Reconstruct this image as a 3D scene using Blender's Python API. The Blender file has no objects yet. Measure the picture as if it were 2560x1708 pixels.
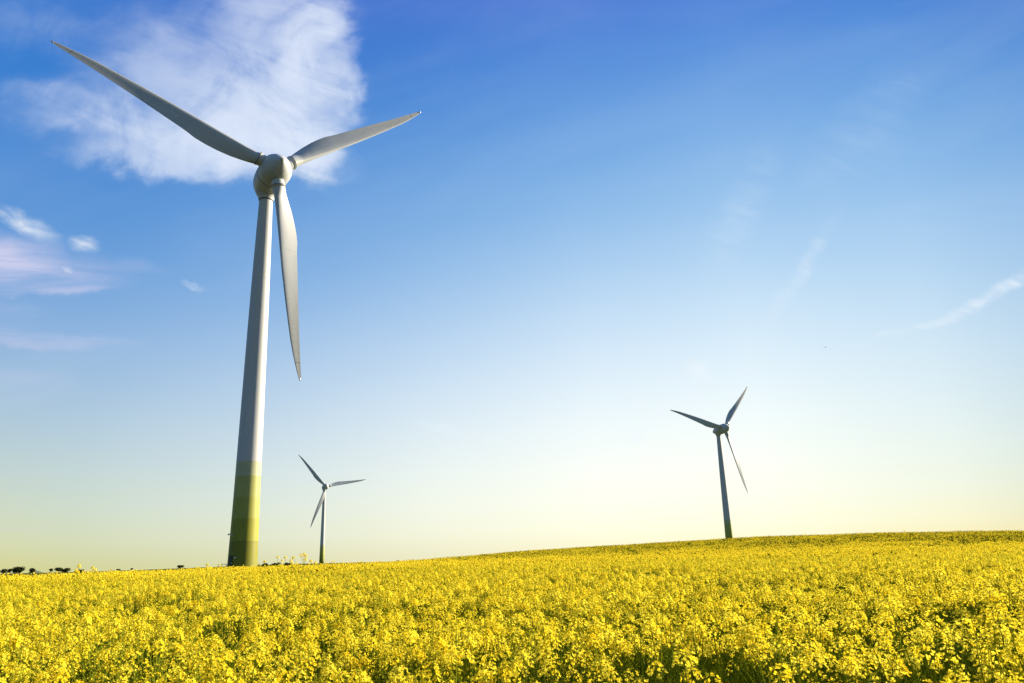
import bpy, bmesh, math, random
import numpy as np
from mathutils import Matrix, Vector
R = math.radians
scene = bpy.context.scene
COL = scene.collection
rng = np.random.default_rng(7)
random.seed(7)

# ------------------------------------------------------------ camera
FPX, PITCH, ROLL = 1877.4, R(15.763), R(-1.788)
_F = Vector((0, math.cos(PITCH), math.sin(PITCH)))
_U = Vector((0, -math.sin(PITCH), math.cos(PITCH)))
_X = Vector((1, 0, 0))
CR = math.cos(ROLL) * _X + math.sin(ROLL) * _U
CU = -math.sin(ROLL) * _X + math.cos(ROLL) * _U
cam = bpy.data.objects.new('camera', bpy.data.cameras.new('camera'))
COL.objects.link(cam)
cam.data.sensor_fit = 'HORIZONTAL'
cam.data.sensor_width = 36
cam.data.lens = FPX / 2560 * 36
cam.data.clip_start = 0.05
cam.data.clip_end = 20000
cam.matrix_world = Matrix(((CR.x, CU.x, -_F.x, 0), (CR.y, CU.y, -_F.y, 0), (CR.z, CU.z, -_F.z, 0), (0, 0, 0, 1)))
scene.camera = cam


def direction(px, py):
    """world direction seen at a pixel of the 2560 px wide photograph"""
    return (_F + CR * ((px - 1280) / FPX) + CU * ((854 - py) / FPX)).normalized()


# ------------------------------------------------------------ exposure
scene.view_settings.view_transform = 'Standard'
scene.view_settings.look = 'None'
EXPO = 1.38
scene.view_settings.exposure = EXPO
scene.view_settings.gamma = 1
scene.cycles.max_bounces = 8
scene.cycles.transparent_max_bounces = 8

# ------------------------------------------------------------ sun
SUN_AZ, SUN_EL = R(62), R(21)       # azimuth clockwise from +Y
sun = bpy.data.objects.new('sun', bpy.data.lights.new('sun', 'SUN'))
COL.objects.link(sun)
sun.data.energy = 5.0
sun.data.angle = R(0.5)
sun.data.color = (1.0, 0.85, 0.60)
sd = Vector((math.sin(SUN_AZ) * math.cos(SUN_EL), math.cos(SUN_AZ) * math.cos(SUN_EL), math.sin(SUN_EL)))
sun.rotation_euler = (-sd).to_track_quat('-Z', 'Y').to_euler()
sun.location = (80, 40, 60)


# ------------------------------------------------------------ node helper
class NT:
    def __init__(s, tree):
        s.t = tree
        s.n = tree.nodes
        s.l = tree.links

    def put(s, sock, v):
        if v is None:
            return
        if isinstance(v, bpy.types.NodeSocket):
            s.l.new(v, sock)
        else:
            sock.default_value = v

    def math(s, op, a, b=None, c=None, clamp=False):
        n = s.n.new('ShaderNodeMath')
        n.operation = op
        n.use_clamp = clamp
        for i, v in enumerate((a, b, c)):
            s.put(n.inputs[i], v)
        return n.outputs[0]

    def vec(s, op, a, b=None, scale=None):
        n = s.n.new('ShaderNodeVectorMath')
        n.operation = op
        s.put(n.inputs[0], a)
        if b is not None:
            s.put(n.inputs[1], b)
        if scale is not None:
            s.put(n.inputs['Scale'], scale)
        return n.outputs['Value'] if op in ('DOT_PRODUCT', 'LENGTH') else n.outputs[0]

    def noise(s, vec, scale, detail=4, rough=.5, dist=0, dim='3D', w=None):
        n = s.n.new('ShaderNodeTexNoise')
        n.noise_dimensions = dim
        if vec is not None:
            s.l.new(vec, n.inputs['Vector'])
        n.inputs['Scale'].default_value = scale
        n.inputs['Detail'].default_value = detail
        n.inputs['Roughness'].default_value = rough
        n.inputs['Distortion'].default_value = dist
        return n.outputs['Fac'], n.outputs['Color']

    def ramp(s, fac, stops, interp='LINEAR'):
        n = s.n.new('ShaderNodeValToRGB')
        r = n.color_ramp
        r.interpolation = interp
        while len(r.elements) < len(stops):
            r.elements.new(0.5)
        for e, (p, c) in zip(r.elements, stops):
            e.position = p
            e.color = tuple(c) + (1,) if len(c) == 3 else c
        s.l.new(fac, n.inputs[0])
        return n.outputs[0]

    def mix(s, fac, a, b, mode='MIX'):
        n = s.n.new('ShaderNodeMix')
        n.data_type = 'RGBA'
        n.blend_type = mode
        s.put(n.inputs[0], fac)
        for k, v in ((6, a), (7, b)):
            if isinstance(v, tuple) and len(v) == 3:
                v = v + (1,)
            s.put(n.inputs[k], v)
        return n.outputs[2]

    def smooth(s, x, a, b, lo=0., hi=1.):
        n = s.n.new('ShaderNodeMapRange')
        n.interpolation_type = 'SMOOTHSTEP'
        s.put(n.inputs[0], x)
        n.inputs[1].default_value = a
        n.inputs[2].default_value = b
        n.inputs[3].default_value = lo
        n.inputs[4].default_value = hi
        return n.outputs[0]

    def comb(s, x, y, z):
        n = s.n.new('ShaderNodeCombineXYZ')
        for i, v in enumerate((x, y, z)):
            s.put(n.inputs[i], v)
        return n.outputs[0]


def lin(c):
    c = np.asarray(c, float) / 255
    c = np.clip(c, 0, 1)
    return np.where(c <= .04045, c / 12.92, ((c + .055) / 1.055) ** 2.4)


# ------------------------------------------------------------ world: evening sky and cirrus
world = bpy.data.worlds.new('World')
scene.world = world
world.use_nodes = True
W = NT(world.node_tree)
W.n.clear()
tc = W.n.new('ShaderNodeTexCoord')
D = W.vec('NORMALIZE', tc.outputs['Generated'])
sx = W.n.new('ShaderNodeSeparateXYZ')
W.l.new(D, sx.inputs[0])
dx, dy, dz = sx.outputs
AZ = W.math('ARCTAN2', dx, dy)
EL = W.math('ARCSINE', dz)
# colour of the clear sky by azimuth and elevation, from a table (x of 2350, y, sRGB)
SKY = [
 (0, 0, 42, 116, 205), (0, 200, 68, 138, 212), (0, 400, 76, 143, 210), (0, 520, 84, 145, 210), (0, 700, 128, 162, 215), (0, 800, 150, 180, 218), (0, 1000, 178, 200, 218), (0, 1150, 197, 214, 203), (0, 1250, 211, 216, 170), (0, 1300, 200, 206, 150),
 (470, 0, 56, 118, 206), (470, 200, 68, 132, 212), (470, 450, 76, 138, 211), (470, 600, 100, 158, 216), (470, 800, 156, 192, 227), (470, 1000, 206, 230, 236), (470, 1150, 217, 229, 214), (470, 1250, 226, 227, 190), (470, 1300, 226, 221, 178),
 (940, 0, 64, 108, 204), (940, 200, 70, 130, 212), (940, 400, 85, 147, 217), (940, 600, 133, 180, 228), (940, 800, 179, 209, 236), (940, 1000, 225, 241, 245), (940, 1150, 241, 246, 231), (940, 1270, 246, 242, 208),
 (1410, 0, 66, 124, 212), (1410, 200, 88, 154, 225), (1410, 400, 141, 186, 234), (1410, 600, 182, 211, 240), (1410, 700, 204, 224, 244), (1410, 800, 221, 235, 247), (1410, 1000, 240, 249, 252), (1410, 1150, 250, 253, 241), (1410, 1240, 252, 250, 222),
 (1880, 0, 74, 138, 214), (1880, 200, 105, 163, 227), (1880, 400, 146, 190, 234), (1880, 600, 193, 218, 241), (1880, 800, 215, 230, 243), (1880, 1000, 228, 240, 244), (1880, 1150, 245, 248, 228), (1880, 1225, 250, 246, 205),
 (2350, 0, 58, 118, 206), (2350, 200, 72, 148, 218), (2350, 400, 108, 170, 222), (2350, 600, 162, 202, 230), (2350, 800, 198, 221, 232), (2350, 1000, 215, 230, 230), (2350, 1150, 232, 236, 210), (2350, 1210, 238, 232, 188)]


def azel(px, py):
    d = direction(px, py)
    return math.degrees(math.atan2(d.x, d.y)), math.degrees(math.asin(d.z))


def basis(a, e):
    a = a / 40.
    e = e / 40.
    q = np.sqrt(np.maximum(e, 0) + .02)
    return np.stack([a ** i * e ** j for i in range(4) for j in range(4 - i)] + [q, q * a, q * a * a, e ** 4], -1)


A_ = np.array([azel(s[0] * 1.0894, s[1] * 1.0894) for s in SKY])
Bm = basis(A_[:, 0], A_[:, 1])
C_ = np.array([s[2:] for s in SKY], float)
coef = np.linalg.solve(Bm.T @ Bm + 1e-3 * np.eye(Bm.shape[1]), Bm.T @ C_)
azs = np.linspace(-42, 42, 8)
els = [0, 1.5, 3.5, 6, 9, 12, 15, 18, 21, 25, 29, 33, 37, 41]
ef = W.math('DIVIDE', EL, math.pi / 2, clamp=True)
cols = []
for a in azs:
    st = []
    for e in els:
        c = basis(np.array(a * 1.), np.array(e * 1.)) @ coef
        st.append((e / 90, tuple(lin(c))))
    st.append((60 / 90, tuple(lin((45, 95, 185)))))
    st.append((1.0, tuple(lin((35, 75, 150)))))
    cols.append(W.ramp(ef, st))
g = cols[0]
for i in range(1, len(azs)):
    t = W.n.new('ShaderNodeMapRange')
    W.l.new(AZ, t.inputs[0])
    t.inputs[1].default_value = R(azs[i - 1])
    t.inputs[2].default_value = R(azs[i])
    g = W.mix(t.outputs[0], g, cols[i])
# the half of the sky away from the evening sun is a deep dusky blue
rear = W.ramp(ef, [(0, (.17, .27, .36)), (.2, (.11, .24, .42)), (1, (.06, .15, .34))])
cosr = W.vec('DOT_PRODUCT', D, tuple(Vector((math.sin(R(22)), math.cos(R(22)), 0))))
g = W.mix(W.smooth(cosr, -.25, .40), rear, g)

# cirrus drawn in tangent-plane coordinates of the world
iy = W.math('MAXIMUM', dy, .05)
U_ = W.math('DIVIDE', dx, iy)
V_ = W.math('DIVIDE', dz, iy)
P2 = W.comb(U_, V_, 0)
_, wc = W.noise(P2, 5.0, 5, .55)
wv = W.vec('SUBTRACT', wc, (.5, .5, .5))
Pw = W.vec('ADD', P2, W.vec('SCALE', wv, scale=.10))
_, wc1 = W.noise(P2, 11.0, 2, .5, 1.2)
Pw = W.vec('ADD', Pw, W.vec('SCALE', W.vec('SUBTRACT', wc1, (.5, .5, .5)), scale=.042))
_, wc2 = W.noise(P2, 26.0, 4, .6)
Pw = W.vec('ADD', Pw, W.vec('SCALE', W.vec('SUBTRACT', wc2, (.5, .5, .5)), scale=.034))
Pw = W.vec('MULTIPLY', Pw, (1, 1, 0))
Pm = W.vec('ADD', P2, W.vec('ADD', W.vec('SCALE', wv, scale=.05), W.vec('SCALE', W.vec('SUBTRACT', wc2, (.5, .5, .5)), scale=.022)))
Pm = W.vec('MULTIPLY', Pm, (1, 1, 0))
CUR = [Pw]


def uv(px, py):
    d = direction(px, py)
    return np.array([d.x / d.y, d.z / d.y])


def splat(cx, cy, rx, ry, ang, s, inner=.15, outer=1., P=None):
    """soft ellipse; centre and radii in units of the 2350 px wide view, turned into world directions"""
    k = 1.0894
    c = uv(cx * k, cy * k)
    a = R(ang)
    ex = np.array([math.cos(a), math.sin(a)])
    ey = np.array([-math.sin(a), math.cos(a)])
    p1 = uv(cx * k + ex[0] * 8, cy * k + ex[1] * 8) - c
    p2 = uv(cx * k + ey[0] * 8, cy * k + ey[1] * 8) - c
    M = np.linalg.inv(np.stack([p1 / 8 * rx * k, p2 / 8 * ry * k], 1))
    q = W.vec('SUBTRACT', P or CUR[0], (c[0], c[1], 0))
    u = W.vec('DOT_PRODUCT', q, (M[0, 0], M[0, 1], 0))
    v = W.vec('DOT_PRODUCT', q, (M[1, 0], M[1, 1], 0))
    r = W.math('SQRT', W.math('ADD', W.math('MULTIPLY', u, u), W.math('MULTIPLY', v, v)))
    return W.smooth(r, inner, outer, s, 0.)


def union(lst):
    o = lst[0]
    for x in lst[1:]:
        # 1-(1-a)(1-b)
        o = W.math('SUBTRACT', W.math('ADD', o, x), W.math('MULTIPLY', o, x))
    return o


def streaks(ang, sx_, sy_, seed, detail=7, rough=.62, dist=.6):
    m = W.n.new('ShaderNodeMapping')
    m.vector_type = 'TEXTURE'
    m.inputs['Rotation'].default_value = (0, 0, R(ang))
    m.inputs['Scale'].default_value = (1 / sx_, 1 / sy_, 1)
    m.inputs['Location'].default_value = (seed, seed * .7, 0)
    W.l.new(P2, m.inputs[0])
    return W.noise(m.outputs[0], 1.0, detail, rough, dist)[0]


big = union([splat(735, 130, 120, 225, -6, .84, .2), splat(620, 210, 260, 200, 10, .78, .1), splat(620, 20, 250, 160, 8, .60, .1),
             splat(600, 325, 290, 105, 14, .82, .3), splat(420, 335, 340, 98, 10, .64, .1), splat(210, 290, 310, 90, 13, .46, .0),
             splat(400, 120, 260, 170, 40, .48, .05), splat(730, 350, 105, 70, 0, .70, .3), splat(110, 205, 260, 50, 12, .32, .0),
             splat(120, 60, 330, 110, 12, .26, .0), splat(700, 230, 150, 150, 0, .6, .2), splat(350, 230, 280, 130, 20, .42, .1), splat(300, 376, 290, 46, 4, .50, .0), splat(800, 200, 60, 160, -4, .4, .1)])
n1 = streaks(-24, 2.6, 13, 3.1)
n2 = streaks(10, 9, 8, 8.3, 8, .58, 1.6)
nn = W.math('ADD', W.math('MULTIPLY', n1, .5), W.math('MULTIPLY', n2, .5))
dens = W.math('MULTIPLY', big, W.smooth(nn, .28, .60, .68, 1.12))
dens = W.math('SUBTRACT', dens, W.math('MULTIPLY', W.math('SUBTRACT', .60, nn), .35))
dens = W.math('MULTIPLY', W.smooth(dens, -.05, 1.15), .92)
CUR[0] = Pm
small = union([splat(55, 510, 120, 30, 24, .72, .0), splat(196, 552, 52, 24, 12, .75, .0), splat(455, 652, 40, 13, 22, .28),
               splat(2335, 645, 85, 24, -34, .5, .0), splat(2230, 705, 170, 22, -24, .46, .0), splat(2080, 760, 160, 16, -16, .22, .0), splat(1590, 872, 55, 55, -40, .6, .0),
               splat(1490, 975, 110, 20, -42, .6, .0), splat(1840, 620, 190, 34, -58, .26, .0), splat(160, 605, 20, 8, 0, .35), splat(1700, 480, 260, 70, -62, .12, .0),
               splat(1980, 300, 300, 120, -50, .08, .0), splat(720, 402, 90, 18, 12, .55), splat(1010, 990, 90, 20, 10, .2), splat(1350, 1030, 200, 20, -12, .25, .0)])
n3 = streaks(-22, 9, 34, 5.7, 6, .6, .8)
dens2 = W.math('MULTIPLY', small, W.smooth(n3, .33, .66, .25, 1.15))
lil = union([splat(20, 590, 230, 75, 6, .66), splat(-10, 620, 120, 70, 0, .75), splat(90, 662, 210, 17, -1, .72, .1), splat(80, 645, 260, 40, 2, .4),
             splat(90, 775, 300, 26, 5, .42), splat(20, 900, 260, 40, 2, .22), splat(60, 620, 330, 50, 4, .3), splat(40, 860, 170, 40, 3, .2), splat(20, 730, 130, 60, 0, .3), splat(230, 605, 200, 40, 5, .25),
             splat(30, 1210, 160, 16, 0, .2)])
n4 = streaks(-4, 2.6, 26, 9.9, 6, .6, .5)
dens3 = W.math('MULTIPLY', lil, W.smooth(n4, .32, .66, .12, 1.25))
# very thin veils all over so that the clear sky is not perfectly even
n5 = streaks(14, 1.6, 6, 2.2, 5, .55, .8)
veil = W.math('MULTIPLY', W.smooth(n5, .40, .8), .07)
g = W.mix(veil, g, tuple(lin((225, 236, 250))))
g = W.mix(dens3, g, tuple(lin((203, 206, 236))))
g = W.mix(dens, g, tuple(lin((231, 240, 255))))
g = W.mix(dens2, g, tuple(lin((240, 246, 252))))

sky = W.n.new('ShaderNodeTexSky')
sky.sky_type = 'NISHITA'
sky.sun_disc = False
sky.sun_elevation = SUN_EL
sky.sun_rotation = SUN_AZ
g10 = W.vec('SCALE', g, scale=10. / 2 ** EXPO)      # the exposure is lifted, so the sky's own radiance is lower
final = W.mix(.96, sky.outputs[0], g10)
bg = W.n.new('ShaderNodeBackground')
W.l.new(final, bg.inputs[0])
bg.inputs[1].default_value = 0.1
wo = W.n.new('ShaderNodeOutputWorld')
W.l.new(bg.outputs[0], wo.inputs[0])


# ------------------------------------------------------------ object helpers
def make_obj(name, verts, faces, mat=None, parent=None, smooth=False, mats=None, midx=None):
    me = bpy.data.meshes.new(name)
    me.from_pydata([tuple(v) for v in verts], [], [tuple(f) for f in faces])
    for m in (mats or ([mat] if mat else [])):
        me.materials.append(m)
    if midx is not None:
        me.polygons.foreach_set('material_index', midx)
    if smooth:
        me.polygons.foreach_set('use_smooth', [True] * len(me.polygons))
    me.update()
    o = bpy.data.objects.new(name, me)
    COL.objects.link(o)
    if parent:
        o.parent = parent
    return o


def tag(o, label=None, cat=None, group=None, kind=None):
    for k, v in (('label', label), ('category', cat), ('group', group), ('kind', kind)):
        if v:
            o[k] = v
    return o


def empty(name, loc):
    o = bpy.data.objects.new(name, None)
    o.empty_display_size = 1
    COL.objects.link(o)
    o.location = loc
    return o


def material(name, rough=.6, spec=.4):
    m = bpy.data.materials.new(name)
    m.use_nodes = True
    N = NT(m.node_tree)
    b = m.node_tree.nodes['Principled BSDF']
    b.inputs['Roughness'].default_value = rough
    b.inputs['Specular IOR Level'].default_value = spec
    return m, N, b


class MB:
    """collects simple shapes into one mesh"""
    def __init__(s):
        s.v = []
        s.f = []

    def add(s, v, f):
        o = len(s.v)
        s.v += [tuple(p) for p in v]
        s.f += [tuple(i + o for i in q) for q in f]

    def box(s, c, e, m=None):
        c = Vector(c)
        v = [Vector((x * e[0] / 2, y * e[1] / 2, z * e[2] / 2)) for x in (-1, 1) for y in (-1, 1) for z in (-1, 1)]
        v = [(m @ p if m else p) + c for p in v]
        s.add(v, [(0, 1, 3, 2), (4, 6, 7, 5), (0, 4, 5, 1), (2, 3, 7, 6), (0, 2, 6, 4), (1, 5, 7, 3)])

    def tube(s, pts, rad, n=8, cap=True):
        pts = [Vector(p) for p in pts]
        if not hasattr(rad, '__len__'):
            rad = [rad] * len(pts)
        v = []
        for i, p in enumerate(pts):
            t = (pts[min(i + 1, len(pts) - 1)] - pts[max(i - 1, 0)]).normalized()
            a = t.cross(Vector((0, 0, 1)) if abs(t.z) < .9 else Vector((1, 0, 0))).normalized()
            b = t.cross(a)
            for k in range(n):
                q = 2 * math.pi * k / n
                v.append(p + (a * math.cos(q) + b * math.sin(q)) * rad[i])
        f = [(i * n + k, i * n + (k + 1) % n, (i + 1) * n + (k + 1) % n, (i + 1) * n + k) for i in range(len(pts) - 1) for k in range(n)]
        if cap:
            f.append(tuple(range(n))[::-1])
            f.append(tuple((len(pts) - 1) * n + k for k in range(n)))
        s.add(v, f)

    def lathe(s, prof, n=48, axis='z', m=None):
        """prof: list of (pos along axis, radius)"""
        v = []
        for (z, r) in prof:
            for k in range(n):
                q = 2 * math.pi * k / n
                p = Vector((r * math.cos(q), r * math.sin(q), z)) if axis == 'z' else Vector((r * math.cos(q), -z, r * math.sin(q)))
                v.append(m @ p if m else p)
        f = [(i * n + k, i * n + (k + 1) % n, (i + 1) * n + (k + 1) % n, (i + 1) * n + k) for i in range(len(prof) - 1) for k in range(n)]
        if prof[0][1] > 1e-4:
            f.append(tuple(range(n))[::-1])
        if prof[-1][1] > 1e-4:
            f.append(tuple((len(prof) - 1) * n + k for k in range(n)))
        s.add(v, f)

    def build(s, name, mat, parent=None, smooth=False):
        o = make_obj(name, s.v, s.f, mat, parent)
        if smooth:
            me = o.data
            bm = bmesh.new()
            bm.from_mesh(me)
            bmesh.ops.recalc_face_normals(bm, faces=bm.faces)
            for e in bm.edges:
                e.smooth = not (len(e.link_faces) == 2 and e.calc_face_angle(0) > R(38))
            for f in bm.faces:
                f.smooth = True
            bm.to_mesh(me)
            bm.free()
        return o


# ------------------------------------------------------------ terrain
DT = [0, 70, 122, 300, 668, 1000, 1500, 3000, 9000]
ZL = [-1.95, -1.98, -2.6, -3.9, -5.07, -5.3, -6.9, -24, -120]
ZR = [-1.95, -1.95, -1.95, -2.6, -3.9, -5, -7.5, -24, -120]
# skyline of the crop (degrees azimuth -> distance of its far edge, rise of the ground there)
AZT = [-60, -35, -29, -20, -14, -11, -9, 0, 10, 17, 26, 34, 60]
EDG = [70, 70, 72, 84, 98, 112, 140, 170, 175, 178, 178, 178, 178]
RIS = [0, 0, 0, 0, 0.02, .05, .22, 1.0, 1.75, 2.3, 2.2, 1.62, 1.4]


def ground(x, y):
    x = np.asarray(x, float)
    y = np.asarray(y, float)
    d = np.hypot(x, y)
    a = np.degrees(np.arctan2(x, y))
    wl = np.clip((a + 14) / 18, 0, 1)
    wl = wl * wl * (3 - 2 * wl)
    z = np.interp(d, DT, ZL) * (1 - wl) + np.interp(d, DT, ZR) * wl
    r = np.interp(a, AZT, RIS)
    t = np.clip((d - 50) / 120, 0, 1)
    t2 = np.clip((d - 178) / 160, 0, 1)
    z = z + r * t * t * (3 - 2 * t) * (1 - t2 * t2 * (3 - 2 * t2))
    z = z + .07 * np.sin(x * .31 + .6) * np.sin(y * .23 + 1.1) * np.clip(d / 20, 0, 1)
    z = z + np.clip((d - 600) / 400, 0, 1) * 0.9 * np.sin(a * .33 + 1.0)
    return z


m_soil, N, b = material('field_soil', 1., 0.)
geo = N.n.new('ShaderNodeNewGeometry')
fa, _ = N.noise(geo.outputs['Position'], .02, 4, .6)
fb, _ = N.noise(geo.outputs['Position'], 3.0, 5, .6)
ln = N.vec('LENGTH', N.vec('MULTIPLY', geo.outputs['Position'], (1, 1, 0)))
near_c = N.mix(fb, (.018, .018, .006), (.035, .034, .010))
far_c = N.mix(N.smooth(fa, .4, .6), (.060, .080, .018), (.10, .11, .028))
far_c = N.mix(N.math('MULTIPLY', fb, .35), far_c, (.035, .05, .012))
N.l.new(N.mix(N.smooth(ln, 150, 200), near_c, far_c), b.inputs['Base Color'])
rings = np.concatenate([np.linspace(0.01, 200, 101), np.geomspace(210, 9000, 60)])
NA = 300
an = np.linspace(0, 2 * np.pi, NA, endpoint=False)
GX = rings[:, None] * np.sin(an)[None]
GY = rings[:, None] * np.cos(an)[None]
GZ = ground(GX, GY)
vv = np.stack([GX, GY, GZ], -1).reshape(-1, 3)
ff = [(i * NA + k, (i + 1) * NA + k, (i + 1) * NA + (k + 1) % NA, i * NA + (k + 1) % NA) for i in range(len(rings) - 1) for k in range(NA)]
tag(make_obj('ground', vv, ff, m_soil, smooth=True), 'gently rolling farmland under and beyond the flowering crop', None, None, 'structure')

# a pale far ridge on the left
m_hill, N, b = material('far_ridge', 1., 0.)
b.inputs['Base Color'].default_value = (.14, .16, .10, 1)
hv, hf = [], []
seq = np.linspace(-33.4, -30.2, 60)
for i, a in enumerate(seq):
    top = -26 + 18.5 * math.exp(-((a + 31.75) / .55) ** 2)
    for (d, z) in ((2600, -60), (3400, top), (4200, -80)):
        hv.append((d * math.sin(R(a)), d * math.cos(R(a)), z))
for i in range(len(seq) - 1):
    for k in range(2):
        hf.append((i * 3 + k, i * 3 + k + 1, i * 3 + k + 4, i * 3 + k + 3))
tag(make_obj('hills', hv, hf, m_hill, smooth=True), 'pale distant ridge behind the trees', None, None, 'structure')

# ------------------------------------------------------------ turbine materials
m_paint, N, b = material('turbine_paint', .42, .4)
tcn = N.n.new('ShaderNodeTexCoord')
f1, _ = N.noise(tcn.outputs['Object'], .6, 5, .6)
N.l.new(N.mix(N.smooth(f1, .35, .75), (.47, .495, .52), (.42, .445, .465)), b.inputs['Base Color'])
m_blade, N, b = material('blade_paint', .40, .4)
tcn = N.n.new('ShaderNodeTexCoord')
mp = N.n.new('ShaderNodeMapping')
mp.inputs['Scale'].default_value = (2.2, 2.2, .25)
N.l.new(tcn.outputs['Object'], mp.inputs[0])
f1, _ = N.noise(mp.outputs[0], 1.2, 6, .65)
sp = N.n.new('ShaderNodeSeparateXYZ')
N.l.new(tcn.outputs['Object'], sp.inputs[0])
# grime along the outer third of the blade and thin joint lines
mp2 = N.n.new('ShaderNodeMapping')
mp2.inputs['Scale'].default_value = (.6, .6, 5)
mp2.inputs['Rotation'].default_value = (0, R(14), 0)
N.l.new(tcn.outputs['Object'], mp2.inputs[0])
f2, _ = N.noise(mp2.outputs[0], .8, 3, .5, .3)
out = N.smooth(sp.outputs[2], 16, 31)
dirt = N.math('MULTIPLY', N.smooth(f2, .60, .74), N.math('MULTIPLY', out, .45))
col = N.mix(N.smooth(f1, .35, .75), (.45, .48, .515), (.40, .425, .45))
col = N.mix(N.math('MULTIPLY', out, .35), col, (.36, .35, .31))
zz = N.math('ADD', sp.outputs[2], N.math('MULTIPLY', sp.outputs[0], .18))
for z0, wd, am in ((32.9, .045, .75), (31.2, .03, .3), (29.6, .03, .2), (14.1, .03, .22)):
    hit = N.math('LESS_THAN', N.math('ABSOLUTE', N.math('SUBTRACT', zz, z0)), wd)
    col = N.mix(N.math('MULTIPLY', hit, am), col, (.06, .055, .05))
N.l.new(N.mix(dirt, col, (.16, .15, .13)), b.inputs['Base Color'])

m_tower, N, b = material('tower_paint', .5, .25)
tcn = N.n.new('ShaderNodeTexCoord')
sp = N.n.new('ShaderNodeSeparateXYZ')
N.l.new(tcn.outputs['Object'], sp.inputs[0])
zf = N.math('DIVIDE', sp.outputs[2], 20.0)
HB = [0, 5.5, 8.7, 11.85, 15.0, 17.15]
BC = [(.205, .205, .004), (.29, .29, .016), (.34, .355, .058), (.37, .39, .112), (.42, .45, .27), (.47, .495, .52)]
bands = N.ramp(zf, [(h / 20., c) for h, c in zip(HB, BC)], 'CONSTANT')
f1, _ = N.noise(tcn.outputs['Object'], .5, 5, .6)
mp = N.n.new('ShaderNodeMapping')
mp.inputs['Scale'].default_value = (3, 3, .12)
N.l.new(tcn.outputs['Object'], mp.inputs[0])
f3, _ = N.noise(mp.outputs[0], 1.0, 5, .6)
c = N.mix(N.math('MULTIPLY', N.smooth(f3, .5, .8), .22), bands, (.22, .21, .17))
c = N.mix(N.math('MULTIPLY', f1, .05), c, (.60, .60, .58))
# faint weld seams of the tower sections
fr = N.math('FRACT', N.math('DIVIDE', N.math('ADD', sp.outputs[2], .55), 2.95))
seam = N.math('MULTIPLY', N.math('LESS_THAN', fr, .012), .25)
N.l.new(N.mix(seam, c, (.12, .12, .08)), b.inputs['Base Color'])

m_dark, N, b = material('dark_rubber_seal', .6, .3)
b.inputs['Base Color'].default_value = (.02, .022, .025, 1)
m_flange, N, b = material('flange_metal', .45, .5)
b.inputs['Base Color'].default_value = (.34, .33, .30, 1)
m_cap, N, b = material('tip_metal', .3, .5)
b.inputs['Base Color'].default_value = (.62, .62, .62, 1)
b.inputs['Metallic'].default_value = .7
m_door, N, b = material('door_paint', .5, .4)
b.inputs['Base Color'].default_value = (.035, .05, .015, 1)
m_rail, N, b = material('galvanised_rail', .45, .5)
b.inputs['Base Color'].default_value = (.32, .32, .28, 1)
b.inputs['Metallic'].default_value = .4
m_lamp, N, b = material('white_lamp_housing', .4, .5)
b.inputs['Base Color'].default_value = (.75, .75, .72, 1)

# ------------------------------------------------------------ turbine geometry
SC = 35.5 / 33.0
RB = 35.5
OVER = 4.8335 * SC
TILT = R(5)
CONE = R(-2.59)
HUBZ = 64.0

# blade mesh: span +Z, leading edge +X, upwind -Y
bl = dict(
    r=[.055, .075, .10, .14, .20, .26, .31, .36, .395, .42, .50, .63, .75, .82, .87, .92, .96, .985, 1.0],
    le=[1.0, .98, .88, .80, .80, .82, .84, .86, .87, .88, .90, .83, .72, .64, .52, .33, .15, .03, -.08],
    te=[-1.0, -1.02, -1.20, -1.60, -2.05, -2.32, -2.42, -2.38, -2.16, -2.05, -1.80, -1.38, -1.02, -.84, -.72, -.62, -.54, -.49, -.42],
    th=[1., .98, .80, .60, .42, .33, .29, .26, .24, .23, .21, .19, .17, .165, .16, .15, .14, .14, .10],
    tw=[20, 20, 20, 19, 17, 14.5, 12.5, 11, 10, 9.4, 7.2, 4.6, 3, 2.4, 2, 1.8, 1.6, 1.5, 1.5])


def blade_mesh():
    n = 40
    rs = np.unique(np.concatenate([np.linspace(.055, .985, 72), [.395, .84, 1.0]]))
    v = []
    for rr in rs:
        le = np.interp(rr, bl['r'], bl['le'])
        te = np.interp(rr, bl['r'], bl['te'])
        th = np.interp(rr, bl['r'], bl['th'])
        tw = R(np.interp(rr, bl['r'], bl['tw']))
        ch = le - te
        circ = max(0., min(1., (0.15 - rr) / 0.08))
        circ = circ * circ * (3 - 2 * circ)
        for k in range(n):
            q = 2 * math.pi * k / n
            # airfoil: x from LE(0) to TE(1)
            s = .5 - .5 * math.cos(q)
            up = 1 if math.sin(q) >= 0 else -1
            t = 5 * th * (.2969 * math.sqrt(max(s, 0)) - .126 * s - .3516 * s * s + .2843 * s ** 3 - .1015 * s ** 4)
            t += .012 * s * (1 if th < .9 else 1)
            camb = .05 * (1 - (2 * s - 1) ** 2)
            ya = (t * up * (1.0 if up > 0 else .72) + camb * .6) * ch
            xa = le - s * ch
            # round root section
            xc = (le + te) / 2 + math.cos(q) * ch / 2
            yc = math.sin(q) * ch / 2
            x = xa * (1 - circ) + xc * circ
            y = ya * (1 - circ) + yc * circ
            # +y is the downwind, suction side
            c, sn = math.cos(tw), math.sin(tw)
            X = x * c + y * sn
            Y = -x * sn + y * c
            v.append((X, Y, rr * RB))
    m = len(rs)
    f = [(i * n + k, i * n + (k + 1) % n, (i + 1) * n + (k + 1) % n, (i + 1) * n + k) for i in range(m - 1) for k in range(n)]
    f.append(tuple(range(n))[::-1])
    f.append(tuple((m - 1) * n + k for k in range(n)))
    return v, f


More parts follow.
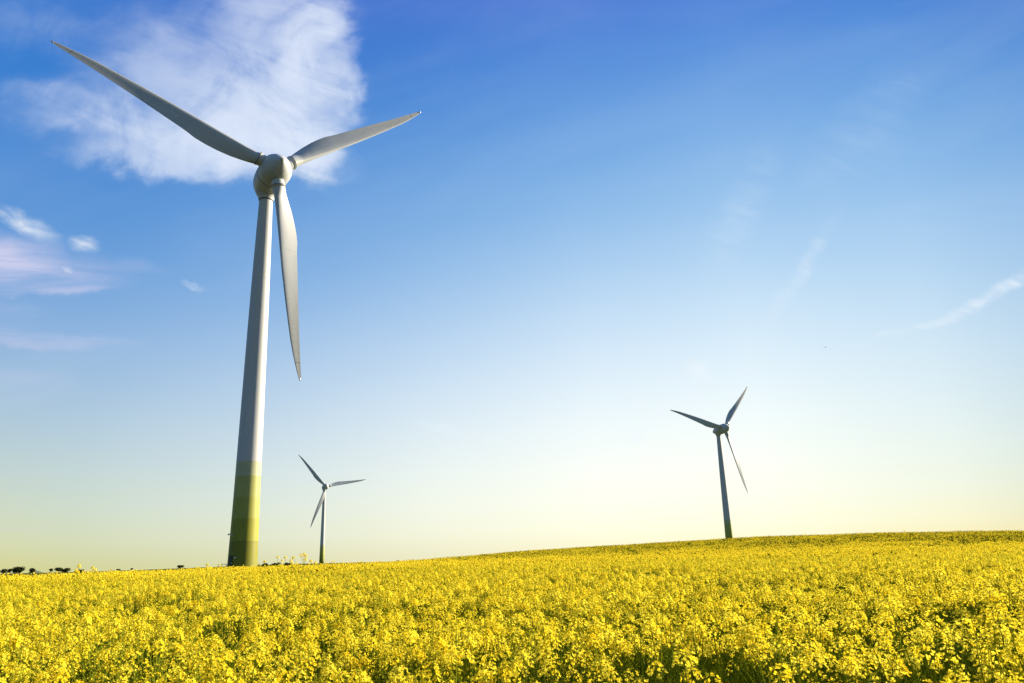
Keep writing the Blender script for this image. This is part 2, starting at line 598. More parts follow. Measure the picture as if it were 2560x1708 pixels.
TP = [(0, 2.16), (1.5, 2.12), (3, 2.08), (6, 2.01), (10, 1.93), (14, 1.87), (18, 1.82), (24, 1.74), (30, 1.65), (36, 1.57), (42, 1.48), (48, 1.37), (54, 1.24), (60.9, 1.09)]


def turbine(x, y, gz, yaw, ph, label, doorang):
    root = empty('wind_turbine', (x, y, gz))
    tag(root, label, 'wind turbine', 'wind turbines around the rapeseed field')
    mb = MB()
    mb.lathe(TP, 72)
    tower = mb.build('tower', m_tower, root, True)
    # door, hood, landing, lamps on the lower tower
    th = math.radians(doorang)

    def cyl(ang, rad, z):
        return Vector((rad * math.sin(ang), -rad * math.cos(ang), z))

    def rad_at(z):
        return float(np.interp(z, [p[0] for p in TP], [p[1] for p in TP]))

    def curved(a0, a1, z0, z1, off0, arch=False, n=10, off1=-.05):
        M = MB()
        v = []
        for i in range(n + 1):
            a = a0 + (a1 - a0) * i / n
            u = 2 * i / n - 1
            top = z1 + (math.sqrt(max(0, 1 - u * u)) * .62 if arch else 0)
            for z in (z0, top):
                v.append(cyl(a, rad_at(z) + off0, z))
                v.append(cyl(a, rad_at(z) + off1, z))
        f = []
        for i in range(n):
            q = i * 4
            f += [(q, q + 2, q + 6, q + 4), (q + 1, q + 5, q + 7, q + 3), (q + 2, q + 3, q + 7, q + 6), (q, q + 4, q + 5, q + 1)]
        f += [(0, 1, 3, 2), (n * 4, n * 4 + 2, n * 4 + 3, n * 4 + 1)]
        M.add(v, f)
        return M
    fr = curved(th - .27, th + .27, 1.35, 3.75, .07, True).build('door_frame', m_tower, tower)
    dr = curved(th - .19, th + .19, 1.45, 3.55, .10).build('door', m_door, tower)
    h = MB()
    h.box(cyl(th + .14, rad_at(2.5) + .16, 2.5), (.06, .06, .22))
    h.build('handle', m_lamp, dr)
    out = Vector((math.sin(th), -math.cos(th), 0))
    side = Vector((math.cos(th), math.sin(th), 0))
    rot = Matrix((side, out, Vector((0, 0, 1)))).transposed()
    L = MB()
    c0 = out * (rad_at(1.4) + .75)
    L.box(c0 + Vector((0, 0, 1.32)), (1.5, 1.6, .08), rot)
    for k in range(7):
        L.box(out * (rad_at(1) + .75) + side * (.9 + .27 * k) + Vector((0, 0, 1.12 - .19 * k)), (.25, 1.2, .04), rot)
    L.build('landing', m_rail, tower)
    Rl = MB()
    z1, z0 = 2.38, 1.36
    cs = [out * (rad_at(1.4) + .05) - side * .72, out * (rad_at(1.4) + 1.5) - side * .72, out * (rad_at(1.4) + 1.5) + side * .72]
    for hgt in (z1, (z1 + z0) / 2):
        Rl.tube([p + Vector((0, 0, hgt)) for p in cs], .028, 6)
    for p in (cs[0], (cs[0] + cs[1]) / 2, cs[1], (cs[1] + cs[2]) / 2, cs[2]):
        Rl.tube([p + Vector((0, 0, z0)), p + Vector((0, 0, z1))], .025, 6)
    e = cs[2] + side * 1.9
    Rl.tube([cs[2] + Vector((0, 0, z1)), e + Vector((0, 0, z1 - 1.36))], .028, 6)
    Rl.tube([e + Vector((0, 0, 0)), e + Vector((0, 0, z1 - 1.36))], .025, 6)
    m_ = (cs[2] + e) / 2
    Rl.tube([m_ + Vector((0, 0, .4)), m_ + Vector((0, 0, z1 - .68))], .025, 6)
    Rl.build('railing', m_rail, tower, True)
    lp = MB()
    b0 = cyl(th + .05, rad_at(6.3), 6.25)
    lp.tube([b0, b0 + out * .25 + Vector((0, 0, .25)), b0 + out * .65 + Vector((0, 0, .32)), b0 + out * .95 + Vector((0, 0, .22))], [.05, .05, .09, .13], 8)
    lp.build('lamp', m_lamp, tower, True)
    lb = MB()
    lb.lathe([(-.12, .02), (-.09, .10), (0, .13), (.09, .10), (.12, .02)], 12, 'z', Matrix.Translation(cyl(th + .36, rad_at(3.2) + .08, 3.2)))
    lb.build('wall_light', m_lamp, tower, True)

    # nacelle group: local frame with the rotor axis along -Y before yaw
    Yw = Matrix.Rotation(yaw, 4, 'Z')
    Tl = Matrix.Rotation(TILT, 4, 'X').inverted()    # nose (-Y) tips upward
    hubc = Yw @ Vector((0, -OVER, HUBZ + math.sin(TILT) * OVER))
    G = Matrix.Translation(hubc) @ Yw @ Tl
    # positions along the axis: + is upwind (towards the nose)
    mb = MB()
    mb.lathe([(-1.90, 2.470), (-1.86, 2.527), (-1.3, 2.575), (-.7, 2.603), (.0, 2.555), (.65, 2.375), (1.25, 2.052), (1.85, 1.577), (2.35, 1.083), (2.72, 0.665), (2.93, 0.437), (3.0, 0.342), (3.04, 0.190), (3.05, 0.001)], 72, 'y')
    sp_ = mb.build('spinner', m_paint, root, True)
    sp_.matrix_local = G
    nc = MB()
    nc.lathe([(3.0, .30), (3.12, .28), (3.17, .16), (3.175, .001)], 24, 'y')
    nc.build('nose_cap', m_flange, sp_, True)
    mb = MB()
    mb.lathe([(-2.03, 2.451), (-2.07, 2.527), (-3.0, 2.527), (-4.1, 2.470), (-5.2, 2.318), (-6.3, 1.995), (-7.3, 1.539), (-8.2, 1.026), (-8.75, 0.627), (-9.0, 0.285), (-9.05, 0.001)], 72, 'y')
    # yaw skirt between egg and tower head, in the same mesh
    iG = G.inverted()
    S = []
    for (z, r) in ((61.0, 1.20), (61.3, 1.26), (61.6, 1.40), (61.95, 1.62), (62.5, 1.85)):
        S.append((z, r))
    mb2 = MB()
    mb2.lathe(S, 56)
    mb.add([iG @ Vector(p) for p in mb2.v], mb2.f)
    ncl = mb.build('nacelle', m_paint, root, True)
    ncl.matrix_local = G
    gp = MB()
    gp.lathe([(-2.06, 2.494), (-1.88, 2.494)], 64, 'y')
    o = gp.build('seal', m_dark, ncl, True)
    gp = MB()
    gp.lathe([(60.85, 1.05), (60.86, 1.17), (61.02, 1.17), (61.04, 1.0)], 48)
    gp.build('yaw_ring', m_dark, tower, True)
    # blades
    for k in range(3):
        a = ph + k * 2 * math.pi / 3
        n = Vector((0, -1, 0))
        s = Vector((1, 0, 0))
        u = Vector((0, 0, 1))
        d = math.cos(a) * u + math.sin(a) * s
        t = -math.sin(a) * u + math.cos(a) * s
        dd = d * math.cos(CONE) + n * math.sin(CONE)
        yy = dd.cross(t)
        Mb = Matrix((t, yy, dd)).transposed().to_4x4()
        if BLADE['mesh'] is None:
            v, f = blade_mesh()
            M = MB()
            M.add(v, f)
            o = M.build('blade', m_blade, root, True)
            BLADE['mesh'] = o.data
            M = MB()
            M.lathe([(2.35, 1.02), (3.02, 1.04), (3.03, 1.14), (3.12, 1.15), (3.30, 1.15), (3.34, 1.10), (3.36, 1.0)], 48)
            col_ = M.build('root_collar', m_paint, o, True)
            BLADE['collar'] = col_.data
            M = MB()
            M.lathe([(3.13, 1.165), (3.21, 1.165)], 48)
            cg = M.build('seal', m_dark, o, True)
            BLADE['seal'] = cg.data
            M = MB()
            M.lathe([(RB - .10, .10), (RB + .05, .13), (RB + .22, .11), (RB + .30, .03)], 12, 'z', Matrix.Translation((-.25, 0, 0)))
            tp = M.build('tip_cap', m_cap, o, True)
            BLADE['tip'] = tp.data
        else:
            o = bpy.data.objects.new('blade', BLADE['mesh'])
            COL.objects.link(o)
            o.parent = root
            for nm, key in (('root_collar', 'collar'), ('seal', 'seal'), ('tip_cap', 'tip')):
                c_ = bpy.data.objects.new(nm, BLADE[key])
                COL.objects.link(c_)
                c_.parent = o
        o.matrix_local = G @ Mb
    return root


BLADE = dict(mesh=None)
TURB = [(-37.779, 106.736, 57.089, 34.15, -67.809, 'tallest white wind turbine with green banded tower base, nearest at left', -31),
        (-151.98, 602.249, 54.777, 26.69, -40.477, 'smallest wind turbine on the horizon just right of the tall one', 60),
        (102.089, 376.347, 56.400, 29.12, -76.135, 'mid sized wind turbine behind the field crest on the right', 80)]
for (x, y, hz, yw, ph, lab, da) in TURB:
    turbine(x * SC, y * SC, hz * SC - HUBZ, R(yw), R(ph), lab, da)

# ------------------------------------------------------------ rapeseed crop
m_petal = bpy.data.materials.new('rape_petals')
m_petal.use_nodes = True
N = NT(m_petal.node_tree)
N.n.clear()
oi = N.n.new('ShaderNodeObjectInfo')
gm = N.n.new('ShaderNodeNewGeometry')
f1, _ = N.noise(gm.outputs['Position'], 9.0, 3, .6)
pc = N.mix(N.smooth(f1, .35, .68), (.93, .73, .025), (.98, .87, .085))
pc = N.mix(N.math('MULTIPLY', oi.outputs['Random'], .25), pc, (.92, .84, .06))
df = N.n.new('ShaderNodeBsdfDiffuse')
tr = N.n.new('ShaderNodeBsdfTranslucent')
N.l.new(pc, df.inputs[0])
N.l.new(pc, tr.inputs[0])
ms = N.n.new('ShaderNodeMixShader')
ms.inputs[0].default_value = .38
N.l.new(df.outputs[0], ms.inputs[1])
N.l.new(tr.outputs[0], ms.inputs[2])
mo = N.n.new('ShaderNodeOutputMaterial')
N.l.new(ms.outputs[0], mo.inputs[0])


def leafmat(name, c1, c2, tl):
    m = bpy.data.materials.new(name)
    m.use_nodes = True
    N = NT(m.node_tree)
    N.n.clear()
    gm = N.n.new('ShaderNodeNewGeometry')
    f1, _ = N.noise(gm.outputs['Position'], 6.0, 3, .6)
    pc = N.mix(N.smooth(f1, .3, .7), c1, c2)
    df = N.n.new('ShaderNodeBsdfDiffuse')
    tr = N.n.new('ShaderNodeBsdfTranslucent')
    N.l.new(pc, df.inputs[0])
    N.l.new(pc, tr.inputs[0])
    ms = N.n.new('ShaderNodeMixShader')
    ms.inputs[0].default_value = tl
    N.l.new(df.outputs[0], ms.inputs[1])
    N.l.new(tr.outputs[0], ms.inputs[2])
    mo = N.n.new('ShaderNodeOutputMaterial')
    N.l.new(ms.outputs[0], mo.inputs[0])
    return m


m_stem = leafmat('rape_stems', (.11, .15, .010), (.24, .28, .02), .12)
m_leaf = leafmat('rape_leaves', (.025, .045, .006), (.05, .075, .010), .25)
m_bud = leafmat('rape_buds', (.30, .32, .02), (.42, .40, .02), .2)


class Q:
    """fast collector of quads with material index"""
    def __init__(s):
        s.v = []
        s.f = []
        s.m = []

    def quad(s, a, b, c, d, m):
        o = len(s.v)
        s.v += [a, b, c, d]
        s.f.append((o, o + 1, o + 2, o + 3))
        s.m.append(m)

    def tube(s, p, q, r, m, r2=None):
        r2 = r if r2 is None else r2
        t = q - p
        t = t / (np.linalg.norm(t) + 1e-9)
        a = np.cross(t, [.3, .7, .2])
        a /= np.linalg.norm(a)
        b = np.cross(t, a)
        o = len(s.v)
        for c, rr in ((p, r), (q, r2)):
            for k in range(3):
                w = 2.0944 * k
                s.v.append(c + (a * math.cos(w) + b * math.sin(w)) * rr)
        for k in range(3):
            s.f.append((o + k, o + (k + 1) % 3, o + 3 + (k + 1) % 3, o + 3 + k))
            s.m.append(m)


def unit(v):
    return v / (np.linalg.norm(v) + 1e-9)


def floret(q, c, nrm, size, rg):
    nrm = unit(nrm)
    a = unit(np.cross(nrm, rg.normal(size=3)))
    b = np.cross(nrm, a)
    for k in range(4):
        w = math.pi / 2 * k + .2 * rg.normal()
        d = a * math.cos(w) + b * math.sin(w)
        e = -a * math.sin(w) + b * math.cos(w)
        L = size * (.9 + .25 * rg.random())
        wd = L * .56
        up = nrm * L * (.25 + .75 * rg.random())
        q.quad(c + d * L * .05, c + d * L * .62 + e * wd + up * .35, c + d * L * .95 + up, c + d * L * .62 - e * wd + up * .35, 0)


def raceme(q, top, axis, rg, nf=13, size=.0132, green=False):
    axis = unit(axis)
    a = unit(np.cross(axis, rg.normal(size=3)))
    b = np.cross(axis, a)
    hgt = .055 + .035 * rg.random()
    if not green:
        for i in range(nf):
            t = i / nf
            w = 2.4 * i + rg.normal() * .3
            rad = .010 + .036 * math.sin(min(1., (t * .9 + .1)) * 1.8) * (.8 + .4 * rg.random())
            o = a * math.cos(w) + b * math.sin(w)
            c = top + axis * (-t * hgt) + o * rad
            floret(q, c, o * (.35 + t * .6) + axis * (1.1 - t * .5), size * (.85 + .3 * rg.random()), rg)
    # buds at the very top
    for i in range(5):
        o = a * math.cos(i * 1.3) + b * math.sin(i * 1.3)
        c = top + axis * (.006 + .006 * rg.random()) + o * .006
        q.tube(c, c + axis * .010, .0035, 3, .002)
    # seed pods under the flowers
    for i in range(6 if not green else 12):
        w = 2.4 * i
        o = a * math.cos(w) + b * math.sin(w)
        c = top - axis * (hgt + .02 + .018 * i)
        q.tube(c, c + (o * .75 + axis * .55) * (.045 + .02 * rg.random()), .0016, 1, .0008)


def clump(rg, spread=.19, nplants=3, green=.12, lo=False):
    q = Q()
    for i in range(nplants):
        x, y = rg.uniform(-spread, spread, 2)
        lean = rg.normal(size=2) * .10 + np.array([-.03, .02])
        H = 1.31 + rg.normal() * .075
        base = np.array([x, y, 0.])
        top = np.array([x + lean[0], y + lean[1], H])
        mid = (base + top) / 2 + np.array([rg.normal() * .02, rg.normal() * .02, 0])
        q.tube(base, mid, .006, 1, .005)
        q.tube(mid, top, .005, 1, .0022)
        raceme(q, top, top - mid, rg, nf=rg.integers(17, 26), size=.0145, green=rg.random() < green)
        for k in range(rg.integers(1, 4)):
            s = rg.uniform(.15, .85)
            p = mid + (top - mid) * s
            w = rg.uniform(0, 6.28)
            L = (H * 1.0 - p[2]) * rg.uniform(.82, 1.06)
            L = max(L, .1)
            e1 = p + np.array([math.cos(w) * L * .35, math.sin(w) * L * .35, L * .45])
            e2 = e1 + np.array([math.cos(w) * L * .12, math.sin(w) * L * .12, L * .55])
            q.tube(p, e1, .003, 1, .0025)
            q.tube(e1, e2, .0025, 1, .0016)
            raceme(q, e2, e2 - e1, rg, nf=rg.integers(8, 14), green=rg.random() < green)
        for k in range(9):
            s = rg.uniform(.1, 1.)
            p = base + (top - base) * s * .86
            w = rg.uniform(0, 6.28)
            L = rg.uniform(.08, .22) * (1.25 - s)
            d = np.array([math.cos(w), math.sin(w), rg.uniform(-.2, .5)])
            e = np.array([-math.sin(w), math.cos(w), .1]) * L * .22
            q.quad(p, p + d * L * .5 + e, p + d * L + np.array([0, 0, -.25 * L]), p + d * L * .5 - e, 2)
    # bare side stems among the flowering ones
    for k in range(7):
        x, y = rg.uniform(-spread, spread, 2)
        a0 = np.array([x, y, .55])
        a1 = a0 + np.array([rg.normal() * .13, rg.normal() * .13, rg.uniform(.4, .72)])
        q.tube(a0, a1, .0032, 1, .0018)
    return q


def far_patch(rg, size, yellow):
    """about 1.2 m square of canopy for distances where single flowers are below a pixel"""
    q = Q()
    n = int(size * size * 66)
    for i in range(n):
        x, y = rg.uniform(-size / 2, size / 2, 2)
        H = 1.29 + rg.normal() * .13 + .05 * math.sin(x * 3 + 1) * math.sin(y * 3.7)
        top = np.array([x, y, H])
        p0 = np.array([x + rg.normal() * .05, y + rg.normal() * .05, H - .5])
        q.tube(p0, top, .006, 1, .003)
        if rg.random() < yellow:
            for k in range(9):
                o = unit(rg.normal(size=3) * [1, 1, .5])
                c = top + o * np.array([.028, .028, .045])
                floret2(q, c, o + np.array([0, 0, .6]), .026, rg)
        else:
            for k in range(6):
                o = unit(rg.normal(size=3) * [1, 1, .3])
                c = top - np.array([0, 0, .02 + .03 * k])
                q.tube(c, c + o * .05 + np.array([0, 0, .03]), .0035, 1, .001)
        for k in range(3):
            w = rg.uniform(0, 6.28)
            p = top - np.array([0, 0, rg.uniform(.12, .5)])
            L = rg.uniform(.10, .22)
            d = np.array([math.cos(w), math.sin(w), rg.uniform(-.1, .6)])
            e = np.array([-math.sin(w), math.cos(w), .1]) * L * .28
            q.quad(p, p + d * L * .5 + e, p + d * L, p + d * L * .5 - e, 2)
    return q


def floret2(q, c, nrm, s, rg):
    nrm = unit(nrm)
    a = unit(np.cross(nrm, rg.normal(size=3)))
    b = np.cross(nrm, a)
    q.quad(c - a * s, c - b * s * .8, c + a * s, c + b * s * .8, 0)


def qobj(q, name):
    me = bpy.data.meshes.new(name)
    me.from_pydata([tuple(map(float, v)) for v in q.v], [], q.f)
    for m in (m_petal, m_stem, m_leaf, m_bud):
        me.materials.append(m)
    me.polygons.foreach_set('material_index', q.m)
    me.update()
    return bpy.data.objects.new(name, me)


src = bpy.data.collections.new('rapeseed_sources')     # never linked to the scene: only instanced
names = []
NV = 12
for i in range(NV):
    o = qobj(clump(np.random.default_rng(100 + i), green=.08 + .10 * (i % 3)), 'rapeseed_a%02d' % i)
    src.objects.link(o)
NG = 4
for i in range(NG):      # plants that have finished flowering
    o = qobj(clump(np.random.default_rng(200 + i), green=.75), 'rapeseed_b%02d' % i)
    src.objects.link(o)
PS = 1.25
for i in range(5):
    o = qobj(far_patch(np.random.default_rng(300 + i), PS, .90), 'rapeseed_c%02d' % i)
    src.objects.link(o)
for i in range(5):
    o = qobj(far_patch(np.random.default_rng(400 + i), PS, .24), 'rapeseed_d%02d' % i)
    src.objects.link(o)


def lfn(x, y, s, seed):
    """cheap smooth noise for patchiness"""
    r = np.random.default_rng(seed)
    o = np.zeros_like(x)
    for k in range(6):
        w = r.uniform(0, 6.28)
        f = s * r.uniform(.6, 1.7)
        o += np.sin((x * math.cos(w) + y * math.sin(w)) * f + r.uniform(0, 6.28))
    return o / 2.4


def edge(a):
    return np.interp(a, AZT, EDG)


pts = []
# near clumps on a jittered grid
RN = 42.
cell = .34
gx = np.arange(-RN, RN, cell)
X, Y = np.meshgrid(gx, np.arange(-6, RN, cell))
X = X.ravel() + rng.uniform(-.5, .5, X.size) * cell
Y = Y.ravel() + rng.uniform(-.5, .5, Y.size) * cell
d = np.hypot(X, Y)
a = np.degrees(np.arctan2(X, Y))
keep = (d > 1.1) & (d < RN) & ((np.abs(a) < 50) | (d < 7))
keep &= (lfn(X, Y, 3.6, 5) + .6 * lfn(X, Y, 9, 6) > -1.5) | (rng.random(X.size) < .4)
keep &= rng.random(X.size) > .22 * np.clip((a - 2) / 24, 0, 1)
X, Y, d, a = X[keep], Y[keep], d[keep], a[keep]
idx = rng.integers(0, NV, X.size)
gr = (lfn(X, Y, 1.1, 9) > .95) & (rng.random(X.size) < .7) | (rng.random(X.size) < .06)
idx = np.where(gr, NV + rng.integers(0, NG, X.size), idx)
sc = 1.0 + .045 * lfn(X, Y, 1.3, 12) + .03 * lfn(X, Y, 4, 13) + rng.normal(0, .03, X.size)
tx, ty = rng.normal(0, .06, X.size), rng.normal(0, .06, X.size)
pts.append((X, Y, idx, sc, tx, ty))
# far patches
gx = np.arange(-185, 185, PS * .92)
X, Y = np.meshgrid(gx, np.arange(10, 185, PS * .92))
X = X.ravel() + rng.uniform(-.3, .3, X.size)
Y = Y.ravel() + rng.uniform(-.3, .3, Y.size)
d = np.hypot(X, Y)
a = np.degrees(np.arctan2(X, Y))
keep = (d > RN - .4) & (d < edge(a) + 3 * lfn(X, Y, .2, 3)) & (np.abs(a) < 46)
# the tower stands in a small clearing
tx0, ty0 = TURB[0][0] * SC, TURB[0][1] * SC
keep &= np.hypot(X - tx0, Y - ty0) > 5
X, Y, d, a = X[keep], Y[keep], d[keep], a[keep]
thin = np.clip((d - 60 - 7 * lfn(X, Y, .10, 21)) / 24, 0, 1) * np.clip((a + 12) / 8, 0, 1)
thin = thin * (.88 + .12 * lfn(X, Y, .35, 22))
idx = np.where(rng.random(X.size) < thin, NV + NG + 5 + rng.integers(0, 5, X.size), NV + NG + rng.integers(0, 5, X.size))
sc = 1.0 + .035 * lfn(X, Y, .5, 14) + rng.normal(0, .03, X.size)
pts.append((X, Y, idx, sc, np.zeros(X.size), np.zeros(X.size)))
PX = np.concatenate([p[0] for p in pts])
PY = np.concatenate([p[1] for p in pts])
PI_ = np.concatenate([p[2] for p in pts]).astype(np.int32)
PSC = np.concatenate([p[3] for p in pts])
PT = np.stack([np.concatenate([p[4] for p in pts]), np.concatenate([p[5] for p in pts]), rng.uniform(0, 6.283, PX.size)], -1)
PZ = ground(PX, PY) - .02
me = bpy.data.meshes.new('rapeseed_crop')
me.vertices.add(PX.size)
me.vertices.foreach_set('co', np.stack([PX, PY, PZ], -1).ravel())
at = me.attributes.new('pick', 'INT', 'POINT')
at.data.foreach_set('value', PI_)
at = me.attributes.new('size', 'FLOAT', 'POINT')
at.data.foreach_set('value', PSC.astype(np.float32))
at = me.attributes.new('turn', 'FLOAT_VECTOR', 'POINT')
at.data.foreach_set('vector', PT.astype(np.float32).ravel())
me.update()
crop = bpy.data.objects.new('rapeseed_crop', me)
COL.objects.link(crop)
tag(crop, 'dense yellow flowering rapeseed covering the whole foreground field', 'crop', None, 'stuff')
ng = bpy.data.node_groups.new('grow_crop', 'GeometryNodeTree')
ng.interface.new_socket('Geometry', in_out='INPUT', socket_type='NodeSocketGeometry')
ng.interface.new_socket('Geometry', in_out='OUTPUT', socket_type='NodeSocketGeometry')
gi = ng.nodes.new('NodeGroupInput')
go = ng.nodes.new('NodeGroupOutput')
iop = ng.nodes.new('GeometryNodeInstanceOnPoints')
ci = ng.nodes.new('GeometryNodeCollectionInfo')
ci.inputs['Collection'].default_value = src
ci.inputs['Separate Children'].default_value = True
ci.inputs['Reset Children'].default_value = True


def named(nm, typ):
    n = ng.nodes.new('GeometryNodeInputNamedAttribute')
    n.data_type = typ
    n.inputs['Name'].default_value = nm
    return n.outputs['Attribute']


ng.links.new(gi.outputs[0], iop.inputs['Points'])
ng.links.new(ci.outputs[0], iop.inputs['Instance'])
iop.inputs['Pick Instance'].default_value = True
ng.links.new(named('pick', 'INT'), iop.inputs['Instance Index'])
e2r = ng.nodes.new('FunctionNodeEulerToRotation')
ng.links.new(named('turn', 'FLOAT_VECTOR'), e2r.inputs[0])
ng.links.new(e2r.outputs[0], iop.inputs['Rotation'])
ng.links.new(named('size', 'FLOAT'), iop.inputs['Scale'])
ng.links.new(iop.outputs[0], go.inputs[0])
md = crop.modifiers.new('grow', 'NODES')
md.node_group = ng
print('crop instances', PX.size)


# ------------------------------------------------------------ single tall rape plants that top the skyline
def place(px, dist):
    """point on the ground at a given distance below a photo column"""
    dd = direction(px, 1400)
    a = math.atan2(dd.x, dd.y)
    x, y = dist * math.sin(a), dist * math.cos(a)
    return x, y, float(ground(x, y))


def top_z(px, py, dist):
    dd = direction(px, py)
    return dd.z / math.hypot(dd.x, dd.y) * dist


def tall_plant(px, py, dist, label, seed, branches=2, lean=0.):
    rg = np.random.default_rng(seed)
    x, y, z = place(px, dist)
    H = top_z(px, py, dist) - z
    root = empty('rapeseed_plant', (x, y, z))
    tag(root, label, 'plant', 'tall rape plants standing above the crop')
    st, heads = Q(), []

    def head(p, ax, nf):
        q = Q()
        raceme(q, p, ax, rg, nf=nf, size=.018)
        heads.append(q)
    p0 = np.array([0, 0, 0.])
    p1 = np.array([lean * .3, 0, H * .55])
    p2 = np.array([lean, 0, H])
    st.tube(p0, p1, .010, 1, .008)
    st.tube(p1, p2, .008, 1, .004)
    head(p2, p2 - p1, 30)
    for k in range(branches):
        w = rg.uniform(0, 6.28)
        s = rg.uniform(.2, .7)
        q0 = p1 + (p2 - p1) * s
        L = (H - q0[2]) * rg.uniform(.5, .9)
        q1 = q0 + np.array([math.cos(w) * L * .5, math.sin(w) * L * .5, L])
        st.tube(q0, q1, .005, 1, .003)
        head(q1, q1 - q0, 22)
    for q, nm in [(st, 'stem')] + [(h, 'flower_head') for h in heads]:
        o = qobj(q, nm)
        COL.objects.link(o)
        o.parent = root
    return root


for i, (px, py, dd, br, lab) in enumerate([
        (755, 1383, 24, 4, 'tallest lone rape plant against the sky, just left of the smallest turbine'),
        (697, 1391, 30, 1, 'slender lone rape stem above the dark hedge, left of the pair'),
        (709, 1392, 28, 1, 'slender lone rape stem above the dark hedge, right of the pair'),
        (731, 1399, 27, 1, 'short lone rape stem at the right end of the dark hedge'),
        (773, 1400, 26, 2, 'leaning low rape plant between the tallest lone plant and the smallest turbine'),
        (665, 1402, 30, 1, 'lone rape stem close to the right foot of the tall turbine'),
        (195, 1412, 26, 3, 'tall rape plant topping the crop beside the far trees at left'),
        (238, 1417, 28, 1, 'lone rape stem above the crop, right of the far tree row'),
        (515, 1410, 30, 2, 'lone rape stem above the crop left of the tall turbine base'),
        (2275, 1325, 60, 4, 'lone yellow rape plant poking above the dark crest at far right')]):
    tall_plant(px, py, dd, lab, 50 + i, br, lean=(-.05 if i % 2 else .06))

# ------------------------------------------------------------ far trees and bushes
m_tree, N, b = material('tree_foliage', .8, .15)
gm = N.n.new('ShaderNodeNewGeometry')
f1, _ = N.noise(gm.outputs['Position'], .8, 3, .6)
N.l.new(N.mix(N.smooth(f1, .35, .65), (.022, .032, .008), (.055, .065, .015)), b.inputs['Base Color'])
m_bark, N, b = material('bark', .9, .1)
b.inputs['Base Color'].default_value = (.05, .035, .022, 1)


def tree(px0, px1, pytop, dist, label, cat, name, group, seed, lean=.15, lobes=6, trunk=True):
    rg = np.random.default_rng(seed)
    pc_ = (px0 + px1) / 2
    x, y, z = place(pc_, dist)
    H = max(1.2, top_z(pc_, pytop, dist) - z)
    Wd = (px1 - px0) / FPX * dist
    root = empty(name, (x, y, z))
    tag(root, label, cat, group)
    T = MB()
    th = H * (.35 if trunk else .2)
    T.tube([(0, 0, -.2), (lean * H * .1, 0, th * .6), (lean * H * .3, 0, th + H * .2)], [H * .035, H * .028, H * .012], 7)
    for k in range(5):
        w = rg.uniform(0, 6.28)
        T.tube([(lean * H * .1, 0, th * .7), (lean * H * .3 + math.cos(w) * Wd * .25, math.sin(w) * Wd * .25, H * rg.uniform(.5, .8))], [H * .018, H * .006], 5)
    T.build('trunk', m_bark, root, True)
    v, f = [], []
    z0 = H * (.12 if trunk else .0)
    cs = []
    for k in range(lobes):
        u = rg.uniform(-1, 1)
        cz = rg.uniform(.25, .72)
        cs.append((u * Wd * .24 + lean * H * cz, rg.uniform(-.28, .28) * Wd, z0 + (H - z0) * cz, rg.uniform(.20, .30) * min(Wd, H * 1.6)))
    cs.append((lean * H * .5, 0, z0 + (H - z0) * .62, .30 * min(Wd, H * 1.3)))
    for (cx, cy, cz, cr) in cs:
        for j in range(260):
            o = unit(rg.normal(size=3))
            rr = cr * rg.uniform(.45, 1.08)
            c = np.array([cx, cy, cz]) + o * rr * [1.15, 1, .85]
            if c[2] > H or c[2] < z0 * .5:
                continue
            s = cr * rg.uniform(.12, .24)
            a_ = unit(rg.normal(size=3))
            b_ = unit(np.cross(a_, rg.normal(size=3)))
            n0 = len(v)
            v += [c - a_ * s, c - b_ * s * .6, c + a_ * s, c + b_ * s * .6]
            f.append((n0, n0 + 1, n0 + 2, n0 + 3))
    make_obj('crown', v, f, m_tree, root)
    return root


G1 = 'trees along the far left horizon'
for i, (a0, a1, yt, dd, lab, cat) in enumerate([
        (-6, 3, 1424, 820, 'dark tree cut by the left edge of the photo on the far horizon', 'tree'),
        (5, 19, 1421, 820, 'small rounded dark tree second from the left on the far horizon', 'tree'),
        (21, 33, 1420, 830, 'small leaning dark tree just left of the broad domed tree', 'tree'),
        (37, 62, 1417, 840, 'broadest domed dark tree of the far left row', 'tree'),
        (75, 89, 1419, 850, 'lone ragged dark tree right of the broad domed tree', 'tree'),
        (124, 133, 1420, 900, 'narrow wind bent tree at the left of the far tree group', 'tree'),
        (136, 160, 1419, 900, 'wide dark tree in the middle of the far tree group', 'tree'),
        (160, 174, 1420, 900, 'flat topped wind bent tree at the right of the far tree group', 'tree'),
        (445, 459, 1413, 1000, 'small flat crowned tree alone on the horizon left of the tall turbine', 'tree')]):
    tree(a0, a1, yt, dd, lab, cat, 'far_tree', G1, 500 + i, lean=.22)
G2 = 'low bushes on the horizon'
for i, (a0, a1, yt, dd, lab) in enumerate([
        (194, 213, 1423.5, 1000, 'low dark bush on the horizon right of the far tree group'),
        (294, 306, 1422, 1100, 'small dark bush on the horizon midway between the trees and the tall turbine'),
        (328, 334, 1419.5, 1100, 'tiny dark bush standing on the green far slope'),
        (647, 676, 1408, 720, 'low dark bush at the left end of the hedge beside the tall turbine'),
        (674, 704, 1406.5, 720, 'humped dark bush in the middle of the hedge beside the tall turbine'),
        (706, 730, 1406.5, 720, 'flat dark bush at the right end of the hedge beside the tall turbine')]):
    tree(a0, a1, yt, dd, lab, 'bush', 'bush', G2, 600 + i, lean=.03, lobes=9, trunk=False)
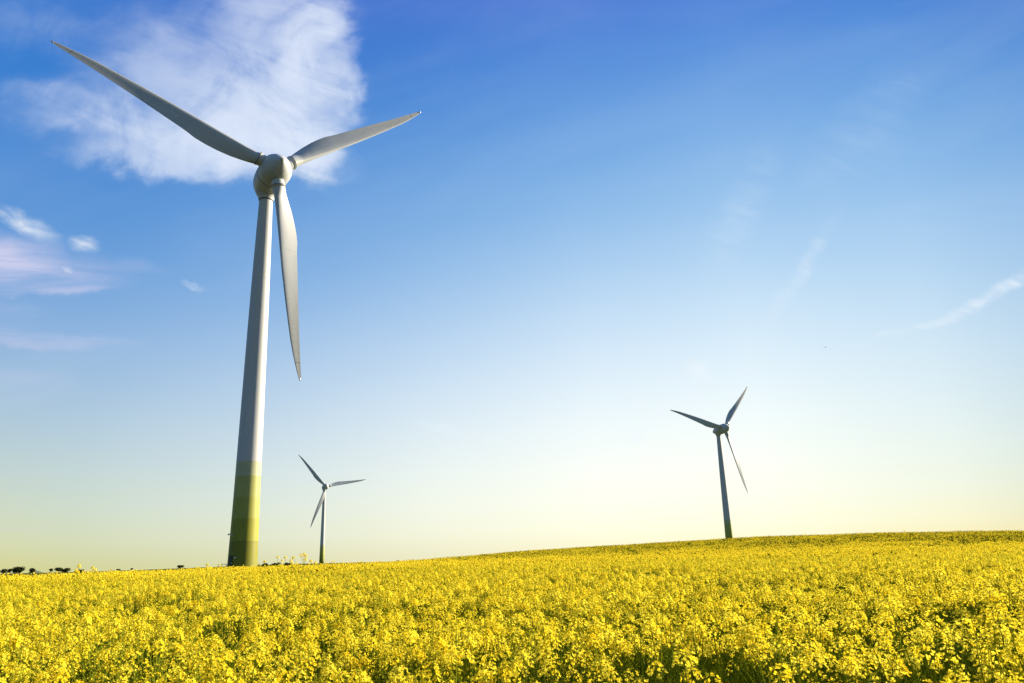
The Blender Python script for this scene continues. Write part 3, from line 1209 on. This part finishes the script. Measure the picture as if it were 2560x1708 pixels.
tree(988, 1001, 1393, 190, 'small dark bush peeping over the crop crest between the two small turbines', 'bush', 'bush', G2, 640, lean=0, lobes=7, trunk=False)

# ------------------------------------------------------------ bird
m_bird, N, b = material('bird_feathers', .8, .2)
f1, _ = N.noise(None, 8, 2)
N.l.new(N.mix(f1, (.16, .17, .18), (.26, .27, .28)), b.inputs['Base Color'])
m_bill, N, b = material('bird_bill', .5, .4)
b.inputs['Base Color'].default_value = (.3, .2, .04, 1)
dd = direction(2064, 868)
bp = dd * 240
bird = MB()
prof = [(-.30, .005), (-.24, .03), (-.14, .065), (0, .08), (.12, .06), (.17, .042), (.22, .045), (.26, .03), (.28, .008)]
bird.lathe(prof, 12, 'y')
ob = bird.build('bird', m_bird, None, True)
tag(ob, 'tiny grey bird gliding in the pale sky above right turbine', 'bird')
ob.location = bp
ob.rotation_euler = (0, 0, R(20))
for s_ in (-1, 1):
    Mw = MB()
    v = []
    st_ = [(.05, .06, .13, .02), (.25, .09, .11, .07), (.42, .05, .09, .06), (.62, -.06, .02, .0)]
    for (sx_, yl, ch, zz) in st_:
        for (yy, zt) in ((-yl, 0), (-yl + ch / 2, .012), (-yl + ch, 0), (-yl + ch / 2, -.006)):
            v.append((s_ * sx_, yy, zz + zt))
    f = [(i * 4 + k, i * 4 + (k + 1) % 4, (i + 1) * 4 + (k + 1) % 4, (i + 1) * 4 + k) for i in range(3) for k in range(4)] + [(0, 1, 2, 3), (15, 14, 13, 12)]
    Mw.add(v, f)
    Mw.build('wing', m_bird, ob, True)
Mt = MB()
Mt.add([(-.02, .26, 0), (.02, .26, 0), (.07, .40, .0), (-.07, .40, .0), (-.02, .26, .01), (.02, .26, .01), (.07, .40, .008), (-.07, .40, .008)],
       [(0, 1, 2, 3), (7, 6, 5, 4), (0, 4, 5, 1), (1, 5, 6, 2), (2, 6, 7, 3), (3, 7, 4, 0)])
Mt.build('tail', m_bird, ob)
Mk = MB()
Mk.lathe([(.275, .012), (.34, .002)], 8, 'y')
Mk.build('bill', m_bill, ob)
